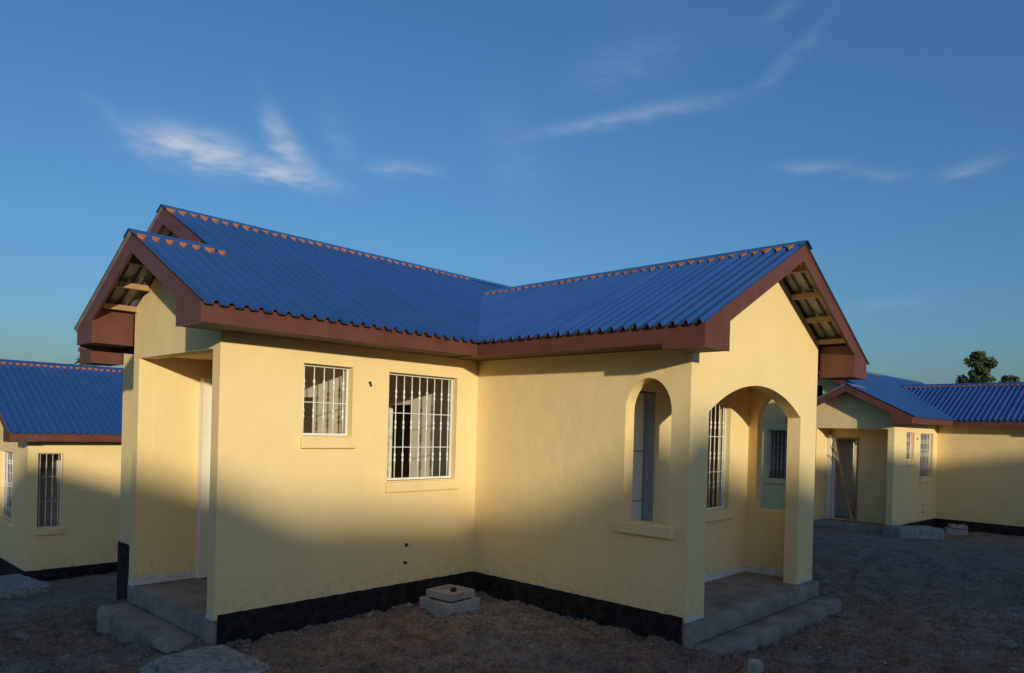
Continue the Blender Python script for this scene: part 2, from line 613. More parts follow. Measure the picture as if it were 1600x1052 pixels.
def closures(u0, u1, frame, parent):
    """frame(u) -> (position on the sheet below the cap edge, along vector, up-slope vector, normal)"""
    k = math.ceil(u0 / RIB)
    while (k + .6) * RIB < u1:
        u = (k + .25) * RIB
        if u > u0 + .03:
            pos, a, b, n = frame(u)
            o = bpy.data.objects.new('foam_closure', closure_mesh())
            col.objects.link(o)
            o.parent = parent
            pos = Vector(pos) + b * rng.uniform(-.006, .004)
            o.matrix_local = Matrix(((a.x, b.x, n.x, pos.x * S), (a.y, b.y, n.y, pos.y * S), (a.z, b.z, n.z, pos.z * S), (0, 0, 0, 1)))
            sc = rng.uniform(.70, .98)
            o.scale = (sc, rng.uniform(.5, 1.0), rng.uniform(.8, 1.05))
            o.rotation_mode = 'XYZ'
            o.rotation_euler.z += rng.uniform(-.08, .08)
        k += 1


BARS = {}


def bar_mesh(h, twists, phase):
    key = (round(h, 3), twists, phase)
    if key not in BARS:
        r0 = 0.0058
        prof = [(0, r0)]
        for c in twists:
            for d, r in ((-.055, r0), (-.042, .0085), (-.028, .0145), (-.012, .0085), (0, .0065), (.012, .0085), (.028, .0145), (.042, .0085), (.055, r0)):
                prof.append((c * h + d, r))
        prof.append((h, r0))
        b = MB()
        b.tube([(0, 0, z) for z, r in prof], [r for z, r in prof], 6)
        me = mesh_data('grille_bar', b.v, b.f, 'white', True)
        fix_normals(me)
        BARS[key] = me
    return BARS[key]


def window(parent, axis, u0, u1, v0, v1, depth, nbars, rods, twists, face, sill=True, sill_out=0.045):
    """barred window opening: steel frame with bars and rods; axis 'y' = wall in xz at y=face, 'x' = wall in yz at x=face;
    depth is measured into the wall (sign included)"""
    def P(u, w, v):
        return (u, face + w, v) if axis == 'y' else (face + w, u, v)
    t = 0.016
    d0, d1 = depth, depth + math.copysign(0.018, depth)
    fr = MB()

    def pb(a0, a1, b0, b1, w0=d0, w1=d1):
        p, q = P(a0, w0, b0), P(a1, w1, b1)
        fr.box(min(p[0], q[0]), max(p[0], q[0]), min(p[1], q[1]), max(p[1], q[1]), b0, b1)
    pb(u0 + .004, u0 + .004 + t, v0 + .004, v1 - .004)
    pb(u1 - .004 - t, u1 - .004, v0 + .004, v1 - .004)
    pb(u0 + .004 + t, u1 - .004 - t, v0 + .004, v0 + .004 + t * 1.3)
    pb(u0 + .004 + t, u1 - .004 - t, v1 - .004 - t, v1 - .004)
    o = fr.part('window', 'white', parent)
    dm = (d0 + d1) / 2
    for i in range(nbars):
        u = u0 + (u1 - u0) * (i + 0.5) / nbars
        bo = bpy.data.objects.new('grille_bar', bar_mesh(v1 - v0 - .05, twists, 0))
        col.objects.link(bo)
        bo.parent = o
        p = P(u, dm, v0 + .025)
        bo.location = tuple(c * S for c in p)
    for fr_ in rods:
        v = v0 + (v1 - v0) * fr_
        b = MB()
        w = math.copysign(0.010, depth)
        b.tube([P(u0 + .01, dm + w, v), P((u0 + u1) / 2, dm + w, v), P(u1 - .01, dm + w, v)], [.0048] * 3, 6)
        b.part('grille_rod', 'white', o)
    if sill:
        sgn = -math.copysign(1, depth)
        b = MB()
        p, q = P(u0 - .025, sgn * sill_out, 0), P(u1 + .025, sgn * -0.002, 0)
        b.box(min(p[0], q[0]), max(p[0], q[0]), min(p[1], q[1]), max(p[1], q[1]), v0 - .115, v0 - .008)
        s_ = b.part('window_sill', 'plaster', o)
        bevel(s_, .008)
    return o


def thing(name, label, cat, loc=(0, 0, 0), rz=0.0, group=None, house=False):
    o = bpy.data.objects.new(name, None)
    o.empty_display_size = 0.3
    col.objects.link(o)
    o.location = tuple(c * S for c in loc)
    o.rotation_euler = (0, 0, rz)
    o['label'] = label
    o['category'] = cat
    if group:
        o['group'] = group
    if house:
        o['is_house'] = 1
    return o


def tag(o, label, cat, group=None):
    o['label'] = label
    o['category'] = cat
    if group:
        o['group'] = group
    return o


def copy_tree(o, parent=None, skip=()):
    c = o.copy()
    col.objects.link(c)
    c.parent = parent
    for ch in list(o.children):
        if ch.name.split('.')[0] not in skip:
            copy_tree(ch, c, skip)
    return c


def ragged_strip(axis, face, out, u0, u1, ztop, zlow, amp, mat, parent, name, step=0.035):
    """thin coat on a wall foot with a ragged lower or upper edge"""
    n = max(3, int((u1 - u0) / step))
    v, f = [], []
    for i in range(n + 1):
        u = u0 + (u1 - u0) * i / n
        zt = ztop + rng.uniform(-amp, amp)
        for w in (face, face + out):
            for z in (zlow, zt):
                v.append((u, w, z) if axis == 'y' else (w, u, z))
    for i in range(n):
        a, b = i * 4, i * 4 + 4
        f += [(a, b, b + 1, a + 1), (a + 2, a + 3, b + 3, b + 2), (a + 1, b + 1, b + 3, a + 3), (a, a + 2, b + 2, b)]
    e = n * 4
    f += [(0, 1, 3, 2), (e, e + 2, e + 3, e + 1)]
    return part(name, v, f, mat, parent)


def gable_trim(h, axis, plane, wall_plane, c, half, lowbox, boxw, name='barge_board', drop=.165, left=True, right=True):
    """barge boards of a gable in plane (x or y = plane), centre line c, half span to the fascia faces, with boxed ends"""
    sgn = 1 if wall_plane > plane else -1
    t = .026 * sgn
    ap = Z1 + MS * half + .004
    for s in ((-1,) if left else ()) + ((1,) if right else ()):
        e = c + s * half                           # outer end
        bi = e - s * boxw                          # inner end of the box
        zi = Z1 + MS * boxw                        # roof line above the inner end of the box
        zt = Z1 + .004
        poly = [(c, ap), (e, zt), (e, lowbox), (bi, lowbox), (bi, zi - drop), (c, ap - drop)]
        v, f = slab_from_outline('x' if axis == 'x' else 'y', plane, plane + t, poly)
        part(name, v, f, 'fascia', h)
        # boxed end: bottom and inner cheek run back to the wall
        b = MB()
        a0, a1 = sorted((plane + t, wall_plane))
        i0, i1 = sorted((bi, bi + s * .02))
        e0, e1 = sorted((bi + s * .02, e - s * .022))
        if axis == 'x':
            b.box(a0, a1, i0, i1, lowbox + .002, zi - .05)
        else:
            b.box(i0, i1, a0, a1, lowbox + .002, zi - .05)
        b.part('eave_box', 'fascia', h)
        o0, o1 = sorted((e, e - s * .0215))
        c0, c1 = sorted((wall_plane - sgn * .022, wall_plane - sgn * .002))
        b = MB()
        if axis == 'x':
            b.box(a0, a1, o0, o1, lowbox + .001, Z0 - .004)
        else:
            b.box(o0, o1, a0, a1, lowbox + .001, Z0 - .004)
        if lowbox < Z0 - .02:
            b.part('eave_box', 'fascia', h)
        b = MB()
        if axis == 'x':
            b.box(c0, c1, e0, e1, lowbox + .017, Z1 - .02)
        else:
            b.box(e0, e1, c0, c1, lowbox + .017, Z1 - .02)
        b.part('eave_box_back', 'fascia', h)
        b = MB()
        if axis == 'x':
            b.box(a0, a1, e0, e1, lowbox + .004, lowbox + .016)
        else:
            b.box(e0, e1, a0, a1, lowbox + .004, lowbox + .016)
        b.part('eave_box_bottom', 'soffit', h)


def purlins(h, axis, c, half, a0, a1, ds, s, size=.034):
    """timber battens under the sheets, running out to the barge board; ds = distances from the outer edge"""
    for d in ds:
        u = c + s * (half - d)
        z = Z1 + MS * d - .018
        b = MB()
        if axis == 'x':
            b.box(a0, a1, u - size, u + size, z - size * 1.7, z - .006)
        else:
            b.box(u - size, u + size, a0, a1, z - size * 1.7, z - .006)
        b.part('purlin', 'wood', h)


def build_house():
    h = thing('house', 'cream house with blue ribbed roof and arched porch, nearest in the middle', 'house', (0, 0, -BASE), 0, 'estate houses', True)
    # ---- slab and walls
    for b in ((XM + .004, XR - .004, .004, W - .004, -1.6, -.05), (-La - .02, XM + .004, .03, wp - .004, -1.6, -.055), (.004, Wb - .004, -Lb - .10, .004, -1.6, -.052)):
        rough_box('floor_slab', b, 'concrete', h, .003, .10, .015)
    zw = -.048
    # window wall of the main block
    holes = [rect(-2.24, -1.70, 1.53, 2.205), rect(-1.26, -.315, 1.075, 2.195)]
    wall('y', 0, TW, rect(-La + TW, TW, zw, zr(0) - .03), holes, 'plaster', h)
    wall('y', 0, TW, rect(Wb - TW, XR, zw, zr(0) - .03), [rect(3.6, 4.5, 1.0, 2.2)], 'plaster', h)
    # projecting gabled porch at the left
    g = [(0, zw), (0, zr(0) - .03), (wp / 2, zr(wp / 2) - .03), (wp, zr(0) - .03), (wp, zw), (wp - .145, zw), (wp - .145, 2.265), (.14, 2.265), (.14, zw)]
    wall('x', -La, -La + TW, g, [], 'plaster', h)
    wall('y', wp - TW, wp, rect(-La + TW, XM, zw, zr(0) - .03), [], 'plaster', h)
    box('porch_ceiling', (-La + TW, XM, TW, wp - TW, 2.30, 2.33), 'plaster', h)
    # main gable wall behind the porch, with doorway and a window
    g = [(TW, zw), (TW, zr(TW) - .03), (W / 2, zr(W / 2) - .03), (W, zr(0) - .03), (W, zw)]
    wall('x', XM, XM + TW, g, [rect(1.08, 1.70, -.02, 2.05), rect(2.75, 3.5, .85, 2.2), rect(2.02, 2.46, 3.02, 3.38)], 'plaster', h)
    wall('y', W - TW, W, rect(XM + TW, XR, zw, zr(0) - .03), [rect(-1.4, -.4, 1.0, 2.2), rect(.3, 1.0, 1.0, 2.2)], 'plaster', h)
    wall('x', XR - TW, XR, [(TW, zw), (TW, zr(TW) - .03), (W / 2, zr(W / 2) - .03), (W - TW, zr(TW) - .03), (W - TW, zw)], [], 'plaster', h)
    # wing with the arched porch
    aw = arch(-2.535, -2.035, .80, 1.84, 2.155)
    wall('x', 0, TW, rect(-Lb, 0, zw, zr(0) - .03), [aw], 'plaster', h)
    wall('x', Wb - TW, Wb, rect(-Lb + TW, 0, zw, zr(0) - .03), [arch(-2.55, -2.07, .74, 1.84, 2.15)], 'plaster', h)
    xa, xb, zs, za = .345, 2.50, 1.855, 2.155
    n = 28
    cx, hw = (xa + xb) / 2, (xb - xa) / 2
    rise = za - zs
    Rr = (hw * hw + rise * rise) / (2 * rise)
    zc = za - Rr
    t0 = math.asin(hw / Rr)
    arc = [(cx + Rr * math.sin(t0 - 2 * t0 * i / n), zc + Rr * math.cos(t0 - 2 * t0 * i / n)) for i in range(n + 1)]
    g = [(TW, zw), (xa, zw)] + arc[::-1] + [(xb, zw), (Wb, zw), (Wb, zr(0) - .03), (Wb / 2, zr(Wb / 2) - .03), (TW, zr(TW) - .03)]
    wall('y', -Lb, -Lb + TW, g, [], 'plaster', h)
    yb = -1.955
    wall('y', yb, yb + TW, rect(TW, Wb - TW, zw, 2.42), [rect(.17, .665, -.02, 2.06), rect(1.42, 2.33, .76, 2.02)], 'plaster', h)
    box('porch_ceiling', (TW, Wb - TW, -Lb + TW, yb, 2.36, 2.39), 'plaster', h)
    # ---- rooms inside
    wall('x', 0, TW, rect(TW, W - TW, zw, 2.42), [rect(1.2, 1.76, -.02, 1.92)], 'interior', h)
    wall('x', -1.60, -1.50, rect(TW, 2.3, zw, 2.42), [rect(.88, 1.5, -.02, 1.93)], 'interior', h)
    wall('y', 2.3, 2.4, rect(XM + TW, 0, zw, 2.42), [], 'interior', h)
    wall('x', 3.0, 3.1, rect(TW, W - TW, zw, 2.42), [], 'interior', h)
    for b in ((XM + TW, 0, TW, W - TW, 2.425, 2.45), (TW, XR - TW, TW, W - TW, 2.425, 2.45), (TW, Wb - TW, yb + TW, 0, 2.425, 2.45)):
        box('ceiling', b, 'interior', h)
    # ---- doors
    box('door_frame', (XM - .115, XM - .001, 1.715, wp - TW - .009, -.045, 2.10), 'interior', h)
    for (y0, y1, z0, z1, mt) in ((1.655, 1.6985, -.04, 2.048, 'white'), (1.0815, 1.12, -.04, 2.048, 'wood'), (1.1205, 1.6545, 2.01, 2.048, 'wood')):
        box('door_frame', (XM - .012, XM + .10, y0, y1, z0, z1), mt, h)
    d_ = box('door', (.175, .50, yb + .035, yb + .07, -.02, 2.04), 'interior', h)
    box('door_frame', (.502, .663, yb + .012, yb + .147, -.02, 2.05), 'shaded_jamb_grey', h)  # post standing for the shaded reveal; its grey is painted shade
    for z in (.45, .95, 1.45):
        box('door_rail', (.18, .497, yb + .029, yb + .0345, z, z + .012), 'door_undercoat', d_)
    # ---- windows
    window(h, 'y', -2.24, -1.70, 1.53, 2.205, .075, 5, (.47,), (.30, .74), 0)
    window(h, 'y', -1.26, -.315, 1.075, 2.195, .075, 9, (.31, .63), (.20, .52, .82), 0)
    window(h, 'y', 1.42, 2.33, .76, 2.02, .06, 9, (.35, .68), (.22, .5, .8), yb)
    window(h, 'x', 2.75, 3.5, .85, 2.2, .075, 7, (.33, .66), (.22, .5, .8), XM)
    window(h, 'y', -1.4, -.4, 1.0, 2.2, -.075, 6, (.33, .66), (.22, .8), W)
    b = MB()
    b.box(-.055, -.001, -2.60, -1.985, .69, .795)
    bevel(b.part('window_sill', 'plaster', h), .008)
    # ---- painted foot band and ragged undercoat at the porch feet
    ragged_strip('y', -.001, -.010, -La + .03, -.011, .0, -1.5, .003, 'black', h, 'plinth_band')
    ragged_strip('x', -.001, -.010, -Lb + .02, -.001, .0, -1.5, .003, 'black', h, 'plinth_band')
    ragged_strip('x', XM - .001, -.010, wp + .002, W + .01, .0, -1.5, .004, 'black', h, 'plinth_band')
    ragged_strip('x', Wb + .001, .010, -Lb + .02, -.001, .0, -1.5, .004, 'black', h, 'plinth_band')
    ragged_strip('y', wp - TW - .001, -.006, -La + .01, XM - .001, .035, -.05, .014, 'splash', h, 'undercoat_edge')
    ragged_strip('y', yb - .001, -.006, .67, Wb - TW - .008, .03, -.05, .014, 'splash', h, 'undercoat_edge')
    ragged_strip('x', Wb - TW - .001, -.006, -Lb + TW, yb - .002, .03, -.05, .012, 'splash', h, 'undercoat_edge')
    ragged_strip('x', -La - .001, -.005, .002, .138, -.012, -.05, .008, 'splash', h, 'undercoat_edge')
    ragged_strip('x', -La - .001, -.005, wp - .143, wp - .002, .0, -.06, .01, 'splash', h, 'undercoat_edge')
    ragged_strip('y', -Lb - .001, -.005, .003, xa - .003, -.015, -.05, .008, 'splash', h, 'undercoat_edge')
    ragged_strip('y', -Lb - .001, -.005, xb + .003, Wb - .003, -.01, -.05, .010, 'splash', h, 'undercoat_edge')
    # ---- steps
    rough_box('step', (-3.36, -La - .015, .18, wp - .08, -1.0, -.215), 'concrete', h, .0065, .05, .028)
    rough_box('step', (-.0, Wb - .08, -Lb - .38, -Lb - .095, -1.0, -.205), 'concrete', h, .006, .05, .025)
    # ---- pipe stubs and holes in the window wall
    for x, z, r in ((-1.50, 2.07, .016), (-1.49, 2.045, .013), (-.985, .40, .020), (-1.0, .215, .018)):
        b = MB()
        b.tube([(x, .02, z), (x, -.014, z - .003)], [r, r * .9], 9)
        b.part('pipe_stub', 'dark', h)
    b = MB()
    b.tube([(-.985, -.01, .215), (-.985, -.035, .213)], [.010, .009], 8)
    b.part('pipe_stub', 'slab', h)
    # ---- roof
    yr, xrb, yrp = W / 2, Wb / 2, wp / 2
    EX = .045                                    # sheet past the fascia
    xe = -La - OG - .02                          # porch verge
    xm = XM - .40 - .0                           # main verge

    def lo_f(x):
        return max(-OV - EX, min(x, Wb - x))

    def hi_f(x):
        return yrp if x < xm else yr
    ra = corrugated(xe, xm, lambda x: -OV - EX, lambda x: yrp, lambda x, y, z: (x, y, Z1 + MS * (y + OV) + .012 + z), h, 'roof_slope')
    rm = corrugated(xm, XR + .4, lo_f, lambda x: yr, lambda x, y, z: (x, y, Z1 + MS * (y + OV) + .012 + z), h, 'roof_slope')
    corrugated(xm, XR + .4, lambda x: -OV - EX, lambda x: yr, lambda x, d, z: (x, W - d, Z1 + MS * (d + OV) + .012 + z), h, 'roof_slope')
    corrugated(xe, XM, lambda x: -OV - EX, lambda x: yrp, lambda x, d, z: (x, wp - d, Z1 + MS * (d + OV) + .012 + z), h, 'roof_slope')
    ye = -Lb - OG - .02
    rb = corrugated(ye, xrb, lambda y: max(-OV - EX, y), lambda y: xrb, lambda y, x, z: (x, y, Z1 + MS * (x + OV) + .012 + z), h, 'roof_slope')
    corrugated(ye, xrb, lambda y: max(-OV - EX, y), lambda y: xrb, lambda y, d, z: (Wb - d, y, Z1 + MS * (d + OV) + .012 + z), h, 'roof_slope')
    zp, zm, zb = zr(yrp) + .014, zr(yr) + .014, zr(xrb) + .014
    ridge_cap('ridge_cap', (xe - .01, yrp, zp), (xm + .10, yrp, zp), (0, 1, 0), h, .12)
    ridge_cap('ridge_cap', (xm - .01, yr, zm), (XR + .41, yr, zm), (0, 1, 0), h)
    ridge_cap('ridge_cap', (xrb, ye - .01, zb), (xrb, xrb + .05, zb), (1, 0, 0), h)
    # valley gutter
    b = MB()
    v = [(-OV - .03, -OV - .03), (xrb, xrb)]
    w_ = .035
    vv = []
    for x, y in v:
        z = Z1 + MS * (x + OV) + .018
        vv += [(x - w_, y + w_, z + .006), (x, y, z - .004), (x + w_, y - w_, z + .006)]
    b.add(vv, [(0, 1, 4, 3), (1, 2, 5, 4)])
    b.part('valley_gutter', 'roof', h, recalc=False)
    nl = math.hypot(1, MS)
    ax, ay = Vector((1, 0, 0)), Vector((0, 1 / nl, MS / nl))
    nA = ax.cross(ay)
    bx_, by_ = Vector((0, -1, 0)), Vector((1 / nl, 0, MS / nl))
    nB = bx_.cross(by_)

    def fr_m(yrid):
        def fr_(u):
            y = yrid - .125
            return ((u, y, Z1 + MS * (y + OV) + .014), ax, ay, nA)
        return fr_
    closures(xe, xm + .12, fr_m(yrp), ra)
    closures(xm, xrb + .4, fr_m(yr), rm)

    def fr_b(u):
        x = xrb - .125
        return ((x, u, Z1 + MS * (x + OV) + .014), bx_, by_, nB)
    closures(ye, xrb - .15, fr_b, rb)
    # ---- fascias, barges, soffits
    for a_, b_, e_ in ((-La - OG + .026, -1.702, .0), (-1.698, -OV - .001, .0025)):
        box('fascia_board', (a_, b_, -OV + e_, -OV + .022 + e_, Z0 + e_, Z1), 'fascia', h)
    for a_, b_, e_ in ((-Lb - OG + .026, -1.562, .0), (-1.558, -OV + .022, .0025)):
        box('fascia_board', (-OV + e_, -OV + .022 + e_, a_, b_, Z0 - .003 + e_, Z1 - .002), 'fascia', h)
    box('fascia_board', (Wb + OV - .022, Wb + OV, -Lb - OG + .026, -OV, Z0, Z1), 'fascia', h)
    box('fascia_board', (XM - .35, XR + .35, W + OV - .022, W + OV, Z0, Z1), 'fascia', h)
    box('fascia_board', (-La - OG + .026, XM - .4, wp + OV - .022, wp + OV, Z0 - .05, Z1), 'fascia', h)
    box('soffit', (-La + .0, -OV - .03, -OV + .022, -.001, Z0 + .012, Z0 + .024), 'soffit', h)
    box('soffit', (-OV + .022, -.001, -Lb, -.0, Z0 + .010, Z0 + .022), 'soffit', h)
    box('soffit', (Wb + .001, Wb + OV - .022, -Lb, -.0, Z0 + .010, Z0 + .022), 'soffit', h)
    box('soffit', (XM, XR, W + .001, W + OV - .022, Z0 + .01, Z0 + .022), 'soffit', h)
    gable_trim(h, 'x', -La - OG, -La, yrp, wp / 2 + OV, Z0 - .005, .46)
    gable_trim(h, 'y', -Lb - OG, -Lb, xrb, Wb / 2 + OV, Z0 - .05, .43)
    gable_trim(h, 'x', XM - .385, XM, yr, W / 2 + OV, Z0 - .035, .46, left=False)
    # near half of the main gable shows only above the porch roof
    poly = [(yr, zr(yr) + .004), (1.30, zr(1.30) + .004), (1.30, zr(1.30) - .165), (yr, zr(yr) - .165)]
    v, f = slab_from_outline('x', XM - .385, XM - .36, poly)
    part('barge_board', v, f, 'fascia', h)
    purlins(h, 'x', yrp, wp / 2 + OV, -La - OG + .03, -La - .001, (.52, .86, 1.20), 1)
    purlins(h, 'x', yrp, wp / 2 + OV, -La - OG + .03, -La - .001, (.52, .86, 1.20), -1)
    purlins(h, 'y', xrb, Wb / 2 + OV, -Lb - OG + .03, -Lb - .001, (.52, .92, 1.32, 1.72), 1)
    purlins(h, 'y', xrb, Wb / 2 + OV, -Lb - OG + .03, -Lb - .001, (.52, .92, 1.32, 1.72), -1)
    return h


# ---------------------------------------------------------------- ground
def sstep(t):
    t = np.clip(t, 0, 1)
    return t * t * (3 - 2 * t)


def ground_base(x, y):
    x = np.asarray(x, float)
    y = np.asarray(y, float)
    z = np.full(np.broadcast(x, y).shape, -.235)
    left = 1 - sstep((x - 3.0) / 6.0)
    z = z - .126 * np.clip(y - .4, 0, 12) * left
    z = z - .032 * np.clip(x - 3, 0, 14)
    z = z + .085 * np.clip(-y - 3.3 - .25 * np.clip(x, 0, 30), 0, 40)
    z = z - .10 * np.exp(-(((x - 1.6) / 1.6) ** 2 + ((y + 3.2) / .6) ** 2))
    z = z - .10 * np.exp(-(((x + 3.7) / .7) ** 2 + ((y - 1.1) / 1.0) ** 2))
    return z


_rg = np.random.RandomState(3)
WAVES = [(_rg.uniform(.8, 1.2) * f, _rg.uniform(0, 6.28), _rg.uniform(0, 6.28), a) for f, a in
         ((1.1, .010), (1.7, .009), (2.9, .008), (4.3, .008), (7., .008), (10., .007), (15., .006), (22., .005), (31., .004)) for _ in range(2)]


def ground_z(x, y):
    z = ground_base(x, y)
    d = np.zeros_like(z)
    for f, th, ph, a in WAVES:
        d = d + a * np.sin(f * (np.cos(th) * x + np.sin(th) * y) + ph + 1.3 * np.sin(f * .6 * (np.sin(th) * x - np.cos(th) * y) + th))
    return z + d


def build_ground():
    def axis(a, b, st, far):
        core = np.arange(a, b + 1e-6, st)
        g, s, x = [], st, b
        while x < far:
            s *= 1.16
            x += s
            g.append(x)
        l, s, x = [], st, a
        while x > -far:
            s *= 1.16
            x -= s
            l.append(x)
        return np.array(l[::-1] + list(core) + g)
    xs, ys = axis(-5, 5, .045, 600), axis(-5.4, 3.0, .045, 600)
    X, Y = np.meshgrid(xs, ys, indexing='ij')
    fade = np.exp(-np.maximum(0, np.hypot(X, Y) - 25) / 25)
    Zb = ground_base(X, Y)
    Z = Zb + (ground_z(X, Y) - Zb) * fade
    Z = Z + .012 * fade * _rg.randn(*Z.shape) * (np.abs(X) < 8) * (np.abs(Y) < 8)
    nx, ny = X.shape
    V = np.stack([X, Y, Z], -1).reshape(-1, 3)
    idx = np.arange(nx * ny).reshape(nx, ny)
    F = np.stack([idx[:-1, :-1], idx[1:, :-1], idx[1:, 1:], idx[:-1, 1:]], -1).reshape(-1, 4)
    o = part('ground', V.tolist(), F.tolist(), 'soil', None, None, True, False)
    o['kind'] = 'structure'


def gz(x, y):
    return float(ground_z(np.array(x), np.array(y)))


build_ground()
main_house = build_house()

# ---------------------------------------------------------------- the other houses
right_house = copy_tree(main_house)
right_house.location = (15.64 * S, -1.14 * S, (-.388 - BASE) * S)
right_house.rotation_euler = (0, 0, -0.0654)
right_house['label'] = 'smaller looking cream house with blue roof beyond the arched porch, far right'


def build_left_house():
    h = thing('house', 'cream house with long blue roof partly hidden at the left edge', 'house', (0, 0, -1.2 - BASE), 0, 'estate houses', True)
    x0, x1, y0, y1 = -2.2, 3.6, 9.5, 14.0
    zf = 0.0
    c = (y0 + y1) / 2
    half = (y1 - y0) / 2
    zwall = zf + zr(0) - .03
    box('floor_slab', (x0 + .004, x1 - .004, y0 + .004, y1 - .004, -1.2, zf - .05), 'concrete', h)
    wall('y', y0, y0 + TW, rect(x0 + TW, x1, zf - .05, zwall), [rect(-2.03, -1.62, .76, 2.17), rect(.4, 1.4, 1.0, 2.17)], 'plaster', h)
    wall('y', y1 - TW, y1, rect(x0 + TW, x1, zf - .05, zwall), [rect(-1.2, .2, 1.0, 2.17)], 'plaster', h)
    for xw, hl in ((x0, [rect(10.55, 11.6, .80, 2.14)]), (x1 - TW, [])):
        g = [(y0, zf - .05), (y0, zwall), (c, zf + zr(half) - .03), (y1, zwall), (y1, zf - .05)] if xw == x0 else \
            [(y0 + TW, zf - .05), (y0 + TW, zwall), (c, zf + zr(half) - .03), (y1 - TW, zwall), (y1 - TW, zf - .05)]
        wall('x', xw, xw + TW, g, hl, 'plaster', h)
    wall('y', y0 + 1.1, y0 + 1.2, rect(x0 + TW, x1 - TW, zf - .05, zf + 2.42), [], 'interior', h)
    box('ceiling', (x0 + TW, x1 - TW, y0 + TW, y1 - TW, zf + 2.425, zf + 2.45), 'interior', h)
    window(h, 'y', -2.03, -1.62, .76, 2.17, .075, 4, (.35, .68), (.12, .5, .85), y0)
    window(h, 'x', 10.55, 11.6, .80, 2.14, .075, 9, (.35, .68), (.12, .5, .85), x0)
    ragged_strip('y', y0 - .001, -.010, x0 - .011, x1, zf, -1.2, .004, 'black', h, 'plinth_band')
    ragged_strip('x', x0 - .001, -.010, y0 - .001, y1, zf, -1.2, .004, 'black', h, 'plinth_band')
    xe = x0 - .41
    f = corrugated(xe, x1 + .4, lambda x: -OV - .045, lambda x: half, lambda x, d, z: (x, y0 + d, Z1 + MS * (d + OV) + .012 + z), h, 'roof_slope')
    corrugated(xe, x1 + .4, lambda x: -OV - .045, lambda x: half, lambda x, d, z: (x, y1 - d, Z1 + MS * (d + OV) + .012 + z), h, 'roof_slope')
    zm = zr(half) + .014
    ridge_cap('ridge_cap', (xe - .01, c, zm), (x1 + .41, c, zm), (0, 1, 0), h)
    nl = math.hypot(1, MS)
    ax, ay = Vector((1, 0, 0)), Vector((0, 1 / nl, MS / nl))
    closures(xe, x1, lambda u: ((u, c - .125, Z1 + MS * (half - .125 + OV) + .014), ax, ay, ax.cross(ay)), f)
    box('fascia_board', (xe + .046, x1 + .35, y0 - OV, y0 - OV + .022, Z0, Z1), 'fascia', h)
    box('fascia_board', (xe + .046, x1 + .35, y1 + OV - .022, y1 + OV, Z0, Z1), 'fascia', h)
    box('soffit', (x0, x1, y0 - OV + .022, y0 - .001, Z0 + .012, Z0 + .024), 'soffit', h)
    box('soffit', (x0, x1, y1 + .001, y1 + OV - .022, Z0 + .012, Z0 + .024), 'soffit', h)
    gable_trim(h, 'x', xe + .02, x0, c, half + OV, Z0 - .02, .46)
    gable_trim(h, 'x', x1 + .39, x1, c, half + OV, Z0 - .02, .46)
    return h


left_house = build_left_house()

# houses up the slope behind the camera, whose shadow lies over the lower walls
SKIP = ('foam_closure', 'grille_bar', 'grille_rod', 'window_sill', 'pipe_stub', 'undercoat_edge', 'purlin')
CASTERS = []
_n = math.hypot(1, SUN_AZ)
for s_, d_, z_, deg, lab in ((1.40, 34, 2.15, 282, 'cream house with blue roof up the slope behind the viewpoint, in the middle'),
                             (-7.07, 24.5, 1.29, 270, 'cream house with blue roof up the slope behind the viewpoint, to its left'),
                             (-5.2, 42, 2.88, 330, 'unseen cream house with blue roof added for its shadow behind the viewpoint, farthest up the slope on the left'),  # unseen house added to fill the dip in the shadow line
                             (9.7, 24, 1.46, 330, 'cream house with blue roof up the slope behind the viewpoint, to its right'),
                             (18.0, 36, 3.3, 330, 'unseen cream house with blue roof added for its shadow behind the viewpoint, farthest up the slope on the right')):  # unseen house added to keep the far right wall foot in shade
    CASTERS.append(((s_ - d_ * SUN_AZ) / _n, (-s_ * SUN_AZ - d_) / _n, z_, math.radians(deg), lab))
for i, (x, y, z, rz, lab) in enumerate(CASTERS):
    c = copy_tree(main_house, None, SKIP)
    c.location = (x * S, y * S, (z - BASE) * S)
    c.rotation_euler = (0, 0, rz)
    c['label'] = lab


# ---------------------------------------------------------------- inspection chambers and slabs
def rounded_slab(x0, x1, y0, y1, z0, z1, r, name, mat, parent, jit=.012, n=6):
    pts = []
    for cx, cy, a0 in ((x1 - r, y1 - r, 0), (x0 + r, y1 - r, 90), (x0 + r, y0 + r, 180), (x1 - r, y0 + r, 270)):
        for i in range(n + 1):
            a = math.radians(a0 + 90 * i / n)
            pts.append((cx + r * math.cos(a) + rng.uniform(-jit, jit), cy + r * math.sin(a) + rng.uniform(-jit, jit)))
    k = len(pts)
    v = [(a, b, z0) for a, b in pts] + [(a, b, z1 - .012) for a, b in pts]
    mx, my = (x0 + x1) / 2, (y0 + y1) / 2
    v += [(mx + (a - mx) * .95, my + (b - my) * .95, z1 + rng.uniform(-.004, .004)) for a, b in pts]
    f = [(i, (i + 1) % k, (i + 1) % k + k, i + k) for i in range(k)] + [(i + k, (i + 1) % k + k, (i + 1) % k + 2 * k, i + 2 * k) for i in range(k)]
    f.append(tuple(range(2 * k, 3 * k)))
    return part(name, v, f, mat, parent)


